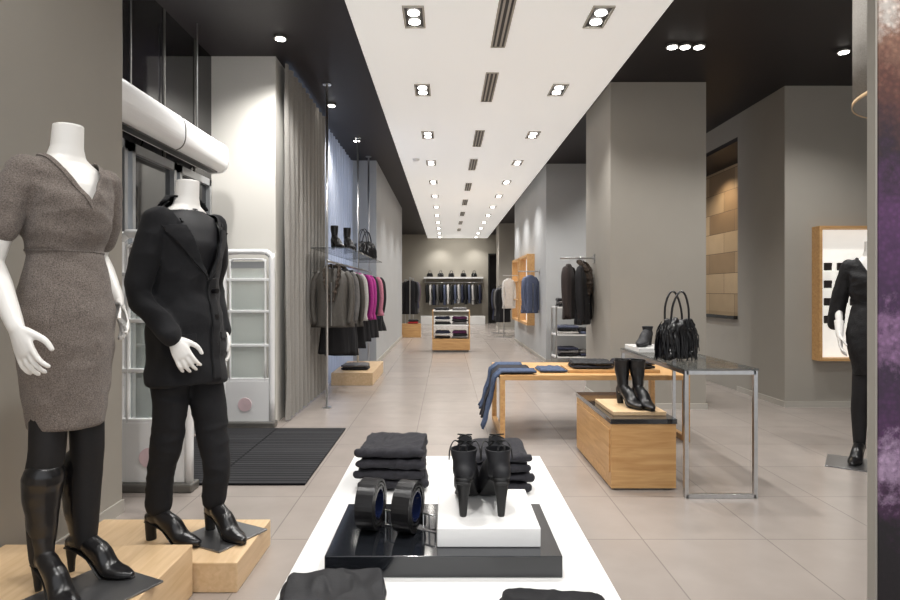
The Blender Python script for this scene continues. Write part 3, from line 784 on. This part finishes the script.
def bag(loc, rz=.2):
    e = empty('handbag', loc, rz)
    bm = bmesh.new()
    rows = [(0, .105, .06, 0), (.03, .125, .07, 0), (.12, .13, .065, 0), (.2, .115, .05, 0), (.25, .095, .03, 0)]
    loft(bm, torso_rings(rows, 40, 2.6)); me = remesh(bm, .006, 2); wrinkle(me, .025, 14, (1, 1, 1), 3); wrinkle(me, .014, 22, (1.5, 1, .6), 5, None, True)
    zm = min(v.co.z for v in me.vertices)
    for v in me.vertices: v.co.z -= zm
    fromme('bag_body', me, M['leather'], e, smooth=True)
    bm = bmesh.new()
    for i in range(150):
        a = random.uniform(0, 2*math.pi); r = random.uniform(.98, 1.08)
        x, y = .125*math.cos(a)*r, .066*math.sin(a)*r; z = random.uniform(.14, .25)
        ln = random.uniform(.1, .2)
        tube(bm, [(x*.85, y*.85, z), (x*1.08+random.uniform(-.008, .008), y*1.2, z-ln*.4), (x*1.1+random.uniform(-.01, .01), y*1.3, max(.003, z-ln))], [(.0035, .0012)]*3, n=5, k=3)
    o = finish('fringe', bm, M['leather'], e); o['kind'] = 'stuff'
    for y in (-.03, .03):
        bm = bmesh.new(); tube(bm, [(-.065, y, .2), (-.06, y*1.3, .34), (-.02, y*1.5, .435), (.025, y*1.5, .43), (.06, y*1.3, .33), (.065, y, .2)], [.007]*6, n=10); finish('handle', bm, M['leather'], e, smooth=True)
    for x in (-.065, .065):
        bm = bmesh.new(); cyl(bm, (x, -.055, .2), (x, -.045, .2), .012); finish('buckle', bm, M['steel'], e)
    return e
tag(bag((1.5, 3.9, .7525), .25), 'slouchy black leather handbag with long fringes and two handles', 'bag')

# ------------------------------------------------------------------ poster panel and lamp
e = empty('poster_panel', (1.5, 1.53, 0))
bm = bmesh.new(); box(bm, -.405, .405, 0, .03, 0, 3.1); finish('board', bm, M['wall'], e)
bm = bmesh.new(); box(bm, -.4, .4, -.004, 0, .02, 3.08); finish('poster', bm, M['poster'], e)
tag(e, 'tall free-standing board with a dark purple printed poster', 'poster')
e = empty('pendant_lamp', (2.115, 2.4, 2.0))
n = 48; R_ = .4
bm = bmesh.new(); loft(bm, [[V((r*math.cos(2*math.pi*i/n), r*math.sin(2*math.pi*i/n), z)) for i in range(n)] for z, r in ((0, R_), (.6, R_))], cap=False)
o = finish('lamp_shade', bm, M['linen'], e, smooth=True); solid(o, .006)
bm = bmesh.new(); loft(bm, [[V((r*math.cos(2*math.pi*i/n), r*math.sin(2*math.pi*i/n), z)) for i in range(n)] for z, r in ((-.004, R_+.006), (.012, R_+.006))], cap=False)
o = finish('shade_rim', bm, M['oakl'], e, smooth=True); solid(o, .003)
bm = bmesh.new(); cyl(bm, (0, 0, .3), (0, 0, 1.32), .006); finish('cord', bm, M['sole'], e)
bm = bmesh.new(); tube(bm, [(0, 0, .22), (0, 0, .32)], [.04, .03], n=16); finish('bulb', bm, M['lamp'], e, smooth=True)
for a, b_ in (((-R_, 0, .42), (R_, 0, .42)), ((0, -R_, .42), (0, R_, .42))):
    bm = bmesh.new(); cyl(bm, a, b_, .003); finish('shade_spider', bm, M['steel'], e)
tag(e, 'large drum pendant lamp with a grey linen shade', 'lamp')

# ------------------------------------------------------------------ lit showcase
e = empty('wall_showcase', (4.3, 6.2, .49))
bm = bmesh.new()
for a in [(-.52, .52, -.13, 0, 0, .03), (-.52, .52, -.13, 0, 1.34, 1.37), (-.52, -.49, -.13, 0, .03, 1.34), (.49, .52, -.13, 0, .03, 1.34)]: box(bm, *a)
finish('frame', bm, M['oak'], e, bevel=.002)
bm = bmesh.new(); box(bm, -.49, .49, -.01, 0, .03, 1.34); finish('backlit_panel', bm, M['showback'], e)
for z in (.38, .56, .74, .92):
    bm = bmesh.new(); box(bm, -.49, .49, -.12, -.01, z-.006, z); finish('glass_shelf', bm, M['glass'], e)
tag(e, 'oak-framed backlit wall showcase with small leather goods', 'showcase')
wl = None
for z in (.38, .56, .74, .92):
    for i in range(7):
        x = 4.3-.4+i*.133
        if wl is None:
            bm = bmesh.new(); box(bm, -.036, .036, -.012, .012, 0, .075); box(bm, -.038, .038, -.014, -.002, .045, .078); wl = finish('wallet', bm, M['wallet'], None, (x, 6.13, .49+z+.001), bevel=.003)
            tag(wl, 'small dark leather wallet upright on a glass shelf', 'wallet', 'wallets in the lit showcase')
        else: dup(wl, (x, 6.13, .49+z+.001))

# ------------------------------------------------------------------ garments
def garment(name, loc, rz, w, ln, m, label, cat, group=None, sleeves=.5, depth=.07, puffer=False, collar=None, trim=None, seed=0):
    """origin at the shoulder top; hanger hook reaches 7 cm above"""
    e = empty(name, loc, rz)
    bm = bmesh.new(); rings = []
    hw = w/2; nn = 40; N = 26
    for i in range(N+1):
        t = i/N; z = -ln*t; q = t*ln
        if sleeves:
            a = .045+(hw-.07)*min(1, q/.09)**.75
            a *= 1-.1*math.sin(math.pi*min(1, q/ln))
        else: a = (hw-.03)*(.72+.3*t)
        d = depth*(.35+.5*min(1, t*4))
        ph = 1.2*noise.noise(V((z*3, seed, 0)))
        def f(th, t=t, z=z, ph=ph):
            k = 1+(.16*t)*math.sin(th*5+seed+ph)+.09*t*math.sin(th*11+seed*2+ph)
            if puffer: k += .08*abs(math.sin(z*math.pi/.075))
            return k
        rings.append(ell(.01*noise.noise(V((seed, z*4, 1))), 0, z, a, d*.8, nn, 2.3, f))
    loft(bm, rings)
    if sleeves:
        for s_ in (-1, 1):
            j = .012*noise.noise(V((seed*3, s_, 2)))
            pts = [(s_*(hw-.065), 0, -.06), (s_*(hw-.03), -.004, -.14), (s_*(hw-.012)+j, -.014, -.06-sleeves*.6), (s_*(hw-.035)+j*2, -.03, -.06-sleeves)]
            tube(bm, pts, [(.03, .034), (.036, .04), (.032, .038), (.028, .034)], n=16)
    o = finish('garment_body', bm, m, e, smooth=True)
    if collar:
        bm = bmesh.new()
        tube(bm, [(-.02, -.07, -.34), (-.055, -.07, -.18), (-.075, -.05, -.05), (-.05, .03, .02), (.05, .03, .02), (.075, -.05, -.05), (.055, -.07, -.18), (.02, -.07, -.34)], [(.022, .012), (.034, .014)]+[(.03, .016)]*4+[(.034, .014), (.022, .012)], side=V((0, 1, 0)), n=12)
        me = remesh(bm, .008, 1); wrinkle(me, .02, 34, (1, 1, 1), seed)
        fromme('collar', me, collar, e, smooth=True)
    if trim:
        bm = bmesh.new(); box(bm, -.005, .005, -depth*.8, -depth*.6, -ln*.97, -.15); finish('front_zip', bm, trim, e)
    bm = bmesh.new()
    tube(bm, [(0, 0, -.02), (0, 0, .035), (.014, 0, .05), (0, 0, .066), (-.014, 0, .054)], [.0025]*5, n=8)
    tube(bm, [(-hw*.65, 0, -.07), (0, 0, -.01), (hw*.65, 0, -.07)], [.006]*3, n=8)
    finish('hanger', bm, M['steel'], e, smooth=True)
    return tag(e, label, cat, group)
def gm(n, rgb, r=.85, v=.15):
    return mat(n, rgb, r, ns=50, var=v, bump=.2, bs=150, sheen=.06)
G = dict(olive=gm('olive_grey_leather', (74, 70, 65), .5), fur=gm('brown_fur', (62, 52, 44), .95, .6), grey=gm('grey_knit', (100, 98, 97)), lgrey=gm('pale_knit', (190, 187, 184)),
         black=gm('black_cloth', (18, 17, 21)), mag=gm('magenta_cloth', (165, 40, 130)), pink=gm('dusty_pink_cloth', (190, 120, 140)), navy=gm('navy_cloth', (36, 40, 62)),
         blue=gm('blue_grey_nylon', (80, 88, 112), .5), white=gm('white_cloth', (215, 212, 208)), brown=gm('brown_cloth', (46, 36, 34)), plum=gm('plum_cloth', (90, 36, 80)))

for y in (6.15, 8.3, 9.45):
    e = empty('clothes_pole', (-1.22, y, 0))
    bm = bmesh.new(); cyl(bm, (0, 0, .01), (0, 0, HC-.01), .013, n=16); finish('pole', bm, M['steel'], e, smooth=True)
    for a, b_ in ((0, .01), (HC-.01, HC)):
        bm = bmesh.new(); cyl(bm, (0, 0, a), (0, 0, b_), .045); finish('flange', bm, M['steel'], e)
    tag(e, 'thin steel floor-to-ceiling pole of the clothes rack', 'clothes rack', 'poles of the wall rack')
e = empty('hanging_rail', (-1.22, 6.16, 1.5))
bm = bmesh.new(); cyl(bm, (0.03, -.08, 0), (0.03, 3.35, 0), .012, n=14); finish('rail', bm, M['steel'], e, smooth=True)
for y in (0, 2.14, 3.29):
    bm = bmesh.new(); box(bm, -.01, .03, y-.008, y+.008, -.012, .012); finish('bracket', bm, M['steel'], e)
tag(e, 'steel hanging rail full of clothes', 'clothes rail')
RACK = [(6.3, 'olive', .44, .62, .5, 'olive-grey leather jacket with a brown fur collar', 'jacket', 'fur'), (6.5, 'black', .42, .92, 0, 'long black skirt on a hanger', 'skirt', None),
        (6.68, 'grey', .42, .6, .5, 'grey coat with a fur collar', 'jacket', 'fur'), (6.9, 'black', .4, .98, 0, 'long black skirt on a hanger', 'skirt', None), (7.08, 'olive', .42, .66, .52, 'olive-grey knitted cardigan', 'cardigan', None),
        (7.28, 'lgrey', .46, .6, .5, 'pale grey knitted sweater', 'sweater', None), (7.46, 'black', .42, .95, .5, 'black dress on a hanger', 'dress', None), (7.66, 'mag', .5, .6, .5, 'magenta blouse', 'blouse', None),
        (7.84, 'black', .42, .9, .5, 'black coat', 'coat', None), (8.02, 'mag', .5, .62, .5, 'magenta blouse', 'blouse', None), (8.18, 'plum', .4, .64, .5, 'plum cardigan', 'cardigan', None), (8.5, 'black', .46, .9, .5, 'black coat', 'coat', None),
        (8.75, 'pink', .52, .6, .5, 'dusty pink top', 'top', None), (8.95, 'navy', .44, .66, .5, 'navy jacket', 'jacket', None), (9.2, 'black', .52, .85, .5, 'black coat', 'coat', None)]
for i, (y, c, w, ln, sl, lb, ct, fc) in enumerate(RACK):
    garment(ct, (-1.19, y, 1.44), random.uniform(-.1, .15), w, ln, G[c], lb+' hanging on the rail' if 'hanger' not in lb else lb, ct, None, sl, .085 if sl else .07, collar=G['fur'] if fc else None, seed=i*1.7, trim=M['steel'] if fc else None)
for (y0, y1) in ((6.2, 8.25), (8.35, 9.4)):
    o = bx('glass_shelf', -1.4, -1.0, y0, y1, 1.64, 1.652, M['glassd']); tag(o, 'smoked glass shelf above the clothes rail', 'shelf', 'glass shelves of the wall rack')
for x, y, rz in ((-1.2, 6.5, .6), (-1.1, 6.72, .5), (-1.2, 7.3, .5)):
    b = boot('ankle_boot', None, (x, y, 1.653), rz, .26, .042, None, .08, 'leather', False); tag(b, 'black ankle boot on the glass shelf', 'boot', 'boots on the glass shelf')
sb = bag((-1.2, 8.7, 1.653), .5); tag(sb, 'black leather handbag on the glass shelf', 'bag', 'bags on the glass shelf')
c = dup(sb, (-1.2, 9.1, 1.653), .2)
o = bx('wooden_box', -1.46, -.93, 7.62, 8.9, 0, .16, M['oakl'], .004); tag(o, 'low pale wooden box below the clothes rail', 'plinth')
stack('folded_shirt', 2, -1.2, 8.0, .161, .34, .3, .03, [G['black'], G['grey']], 'folded dark shirt on the wooden box', 'shirt', 'shirts on the wooden box')

def side_arm(y, z, x1, L_=.38):
    o = empty('clothes_rail', (x1, y, z))
    bm = bmesh.new(); cyl(bm, (-L_, 0, 0), (0, 0, 0), .011); finish('rod', bm, M['steel'], o)
    bm = bmesh.new(); box(bm, -.008, 0, -.03, .03, -.05, .05); finish('wall_plate', bm, M['steel'], o)
    return tag(o, 'short steel hanging rail fixed to the column side', 'clothes rail', 'hanging rails on the columns')
side_arm(6.75, 1.57, 1.67); side_arm(10.7, 1.55, 1.67); side_arm(13.6, 1.55, 1.67)
garment('jacket', (1.54, 6.75, 1.505), 1.05, .38, .68, G['black'], 'black quilted jacket with brown fur collar hanging by the column', 'jacket', None, .55, .09, True, G['fur'], M['steel'], 3)
garment('jacket', (1.38, 6.75, 1.505), 1.05, .36, .62, G['brown'], 'dark brown jacket hanging by the column', 'jacket', None, .5, .07, False, None, None, 5)
garment('jacket', (1.5, 10.7, 1.485), .6, .38, .68, G['blue'], 'blue-grey padded jacket hanging on a column rail', 'jacket', None, .55, .1, True, None, M['steel'], 7)
garment('jacket', (1.42, 13.6, 1.485), .5, .34, .68, G['lgrey'], 'pale grey jacket hanging on a column rail', 'jacket', None, .55, .1, False, None, None, 8)

for i, (y0, y1) in enumerate([(11.3, 12.5), (12.7, 13.9)]):
    e = empty('wall_shelf_unit', (1.67, (y0+y1)/2, .55)); h = 1.35; hl = (y1-y0)/2
    bm = bmesh.new()
    for a in [(-hl, hl, 0, .05), (-hl, hl, h-.05, h), (-hl, -hl+.05, .05, h-.05), (hl-.05, hl, .05, h-.05)]: box(bm, -.14, 0, a[0], a[1], a[2], a[3])
    finish('frame', bm, M['oaky'], e)
    bm = bmesh.new(); box(bm, -.01, 0, -hl+.05, hl-.05, .05, h-.05); finish('back_panel', bm, M['showback'], e)
    for z in (.45, .85):
        bm = bmesh.new(); box(bm, -.13, -.01, -hl+.05, hl-.05, z, z+.02); finish('shelf', bm, M['oaky'], e)
    tag(e, 'oak-framed lit wall shelf unit on the column side', 'shelf', 'oak wall shelf units')

e = empty('shelving_unit', (2.1, 9.6, 0))
bm = bmesh.new()
for x in (-.38, .36):
    for y in (-.2, .2): box(bm, x, x+.02, y-.01, y+.01, 0, .95)
finish('frame', bm, M['steel'], e)
for z in (.15, .5, .93):
    bm = bmesh.new(); box(bm, -.38, .38, -.21, .21, z, z+.02); finish('shelf', bm, M['whitelac'], e)
tag(e, 'low steel-framed shelving unit with white shelves and folded clothes', 'shelf')
for z, cs in ((.171, ['black', 'grey', 'navy']), (.521, ['lgrey', 'black', 'blue']), (.951, ['black', 'grey'])):
    stack('folded_sweater', 3, 1.92, 9.58, z, .3, .32, .04, [G[c] for c in cs], 'folded sweater on a white shelf', 'sweater', 'sweaters on the white shelves')
    stack('folded_sweater', 2, 2.27, 9.58, z, .3, .32, .04, [G[c] for c in cs[::-1]], 'folded sweater on a white shelf', 'sweater', 'sweaters on the white shelves')

e = empty('gondola_shelf', (.1, 12.0, 0))
bm = bmesh.new(); box(bm, -.37, .37, -.25, .25, .04, .26); finish('base_box', bm, M['oak'], e, bevel=.003)
bm = bmesh.new(); box(bm, -.34, .34, -.22, .22, 0, .04); finish('toe_kick', bm, M['greymetal'], e)
for x in (-.37, .35):
    bm = bmesh.new(); box(bm, x, x+.02, -.25, .25, .26, .82); finish('side_panel', bm, M['oak'], e)
for z in (.52, .8):
    bm = bmesh.new(); box(bm, -.35, .35, -.25, .25, z, z+.02); finish('shelf', bm, M['whitelac'], e)
tag(e, 'free-standing oak shelf gondola with folded clothes', 'shelf')
for z in (.261, .541, .821):
    for x, cs in ((-.07, ['black', 'lgrey', 'navy']), (.27, ['grey', 'black', 'plum'])):
        stack('folded_sweater', 3 if z < .8 else 1, x, 11.98, z, .28, .34, .045, [G[c] for c in cs], 'folded sweater on the oak gondola', 'sweater', 'sweaters on the oak gondola')

e = empty('wall_shelf', (.28, 22.5, 1.66))
bm = bmesh.new(); box(bm, -1.1, 1.1, -.35, 0, 0, .06); finish('shelf_board', bm, M['whitelac'], e)
bm = bmesh.new(); cyl(bm, (-1.08, -.2, -.14), (1.08, -.2, -.14), .014)
for x in (-1.05, 0, 1.05): box(bm, x-.01, x+.01, -.21, -.19, -.14, 0)
finish('rail', bm, M['steel'], e)
tag(e, 'long white wall shelf with a hanging rail below', 'shelf')
seqc = ['black', 'lgrey', 'navy', 'grey', 'black', 'blue', 'white', 'black', 'blue', 'lgrey', 'navy', 'black', 'blue', 'lgrey', 'black', 'navy']
for i, c in enumerate(seqc):
    garment('jacket', (-.70+i*.131, 22.28, 1.455), math.pi/2-.2, .34, random.uniform(.66, .78), G[c], {'black': 'black', 'lgrey': 'pale grey', 'navy': 'navy blue', 'grey': 'grey', 'blue': 'blue-grey', 'white': 'white', 'plum': 'plum'}[c]+' jacket on the back wall rail', 'jacket', 'jackets on the back wall rail', .5, .06, seed=i)
for i, x in enumerate((-.6, -.2, .2, .65, 1.05)):
    b = dup(sb, (x, 22.32, 1.721), .1*i); b['label'] = 'black leather handbag on the white wall shelf'; b['group'] = 'bags on the back wall shelf'
    b.scale = (.75, .75, .55)
o = bx('display_counter', -.9, 1.4, 21.4, 21.8, 0, .3, M['whitelac'], .004); tag(o, 'low white bench at the back wall', 'bench')
e = empty('dark_wall_frame', (1.83, 22.5, 0))
bm = bmesh.new(); box(bm, -.25, -.2, -.06, 0, 0, 2.6); box(bm, .2, .25, -.06, 0, 0, 2.6); box(bm, -.2, .2, -.06, 0, 2.55, 2.6); finish('frame', bm, M['sole'], e)
bm = bmesh.new(); box(bm, -.2, .2, -.02, 0, 0, 2.55); finish('mirror', bm, M['glassblack'], e)
tag(e, 'narrow dark framed mirror on the back wall', 'mirror')

def rack(x, y, L_, colors, zt=1.55):
    for yy in (-L_/2, L_/2):
        e = empty('rack_stand', (x, y+yy, 0))
        bm = bmesh.new(); cyl(bm, (0, 0, .02), (0, 0, zt-.015), .014); finish('upright', bm, M['steel'], e)
        bm = bmesh.new(); box(bm, -.22, .22, -.015, .015, 0, .02); finish('foot', bm, M['steel'], e)
        tag(e, 'steel upright stand with a flat foot carrying a rail', 'clothes rack', 'stands of the steel racks')
    e = empty('hanging_rail', (x, y, zt))
    bm = bmesh.new(); cyl(bm, (0, -L_/2-.02, 0), (0, L_/2+.02, 0), .014); finish('rail', bm, M['steel'], e)
    for yy in (-L_/2-.03, L_/2+.02):
        bm = bmesh.new(); cyl(bm, (0, yy, 0), (0, yy+.01, 0), .02); finish('end_stop', bm, M['steel'], e)
    tag(e, 'straight steel hanging rail with dark coats', 'clothes rail')
    n = len(colors)
    for i, c in enumerate(colors):
        garment('coat', (x, y-L_/2+.14+(L_-.28)*i/max(1, n-1), zt-.065), random.uniform(-.1, .2), .42, random.choice((.75, .9)), G[c], 'dark coat hanging on the steel rack' if c in ('black', 'navy') else 'coat hanging on the steel rack', 'coat', 'coats on the steel racks', .5, .08, seed=i)
rack(-.95, 16.6, 1.6, ['black', 'navy', 'black', 'grey', 'plum', 'black'])
rack(-1.25, 19.3, 1.8, ['black', 'grey', 'lgrey', 'black', 'navy'])
rack(1.5, 16.3, 1.5, ['black', 'grey', 'black', 'navy'], 1.35)
o = bx('wooden_bench', -1.25, -.65, 15.5, 15.72, 0, .35, M['oak'], .004); tag(o, 'small oak bench beside the rear rack', 'bench')
stack('folded_sweater', 2, -.85, 15.61, .351, .25, .2, .05, [gm('red_knit', (170, 36, 40)), G['black']], 'folded sweater on the small bench', 'sweater', 'sweaters on the small bench')
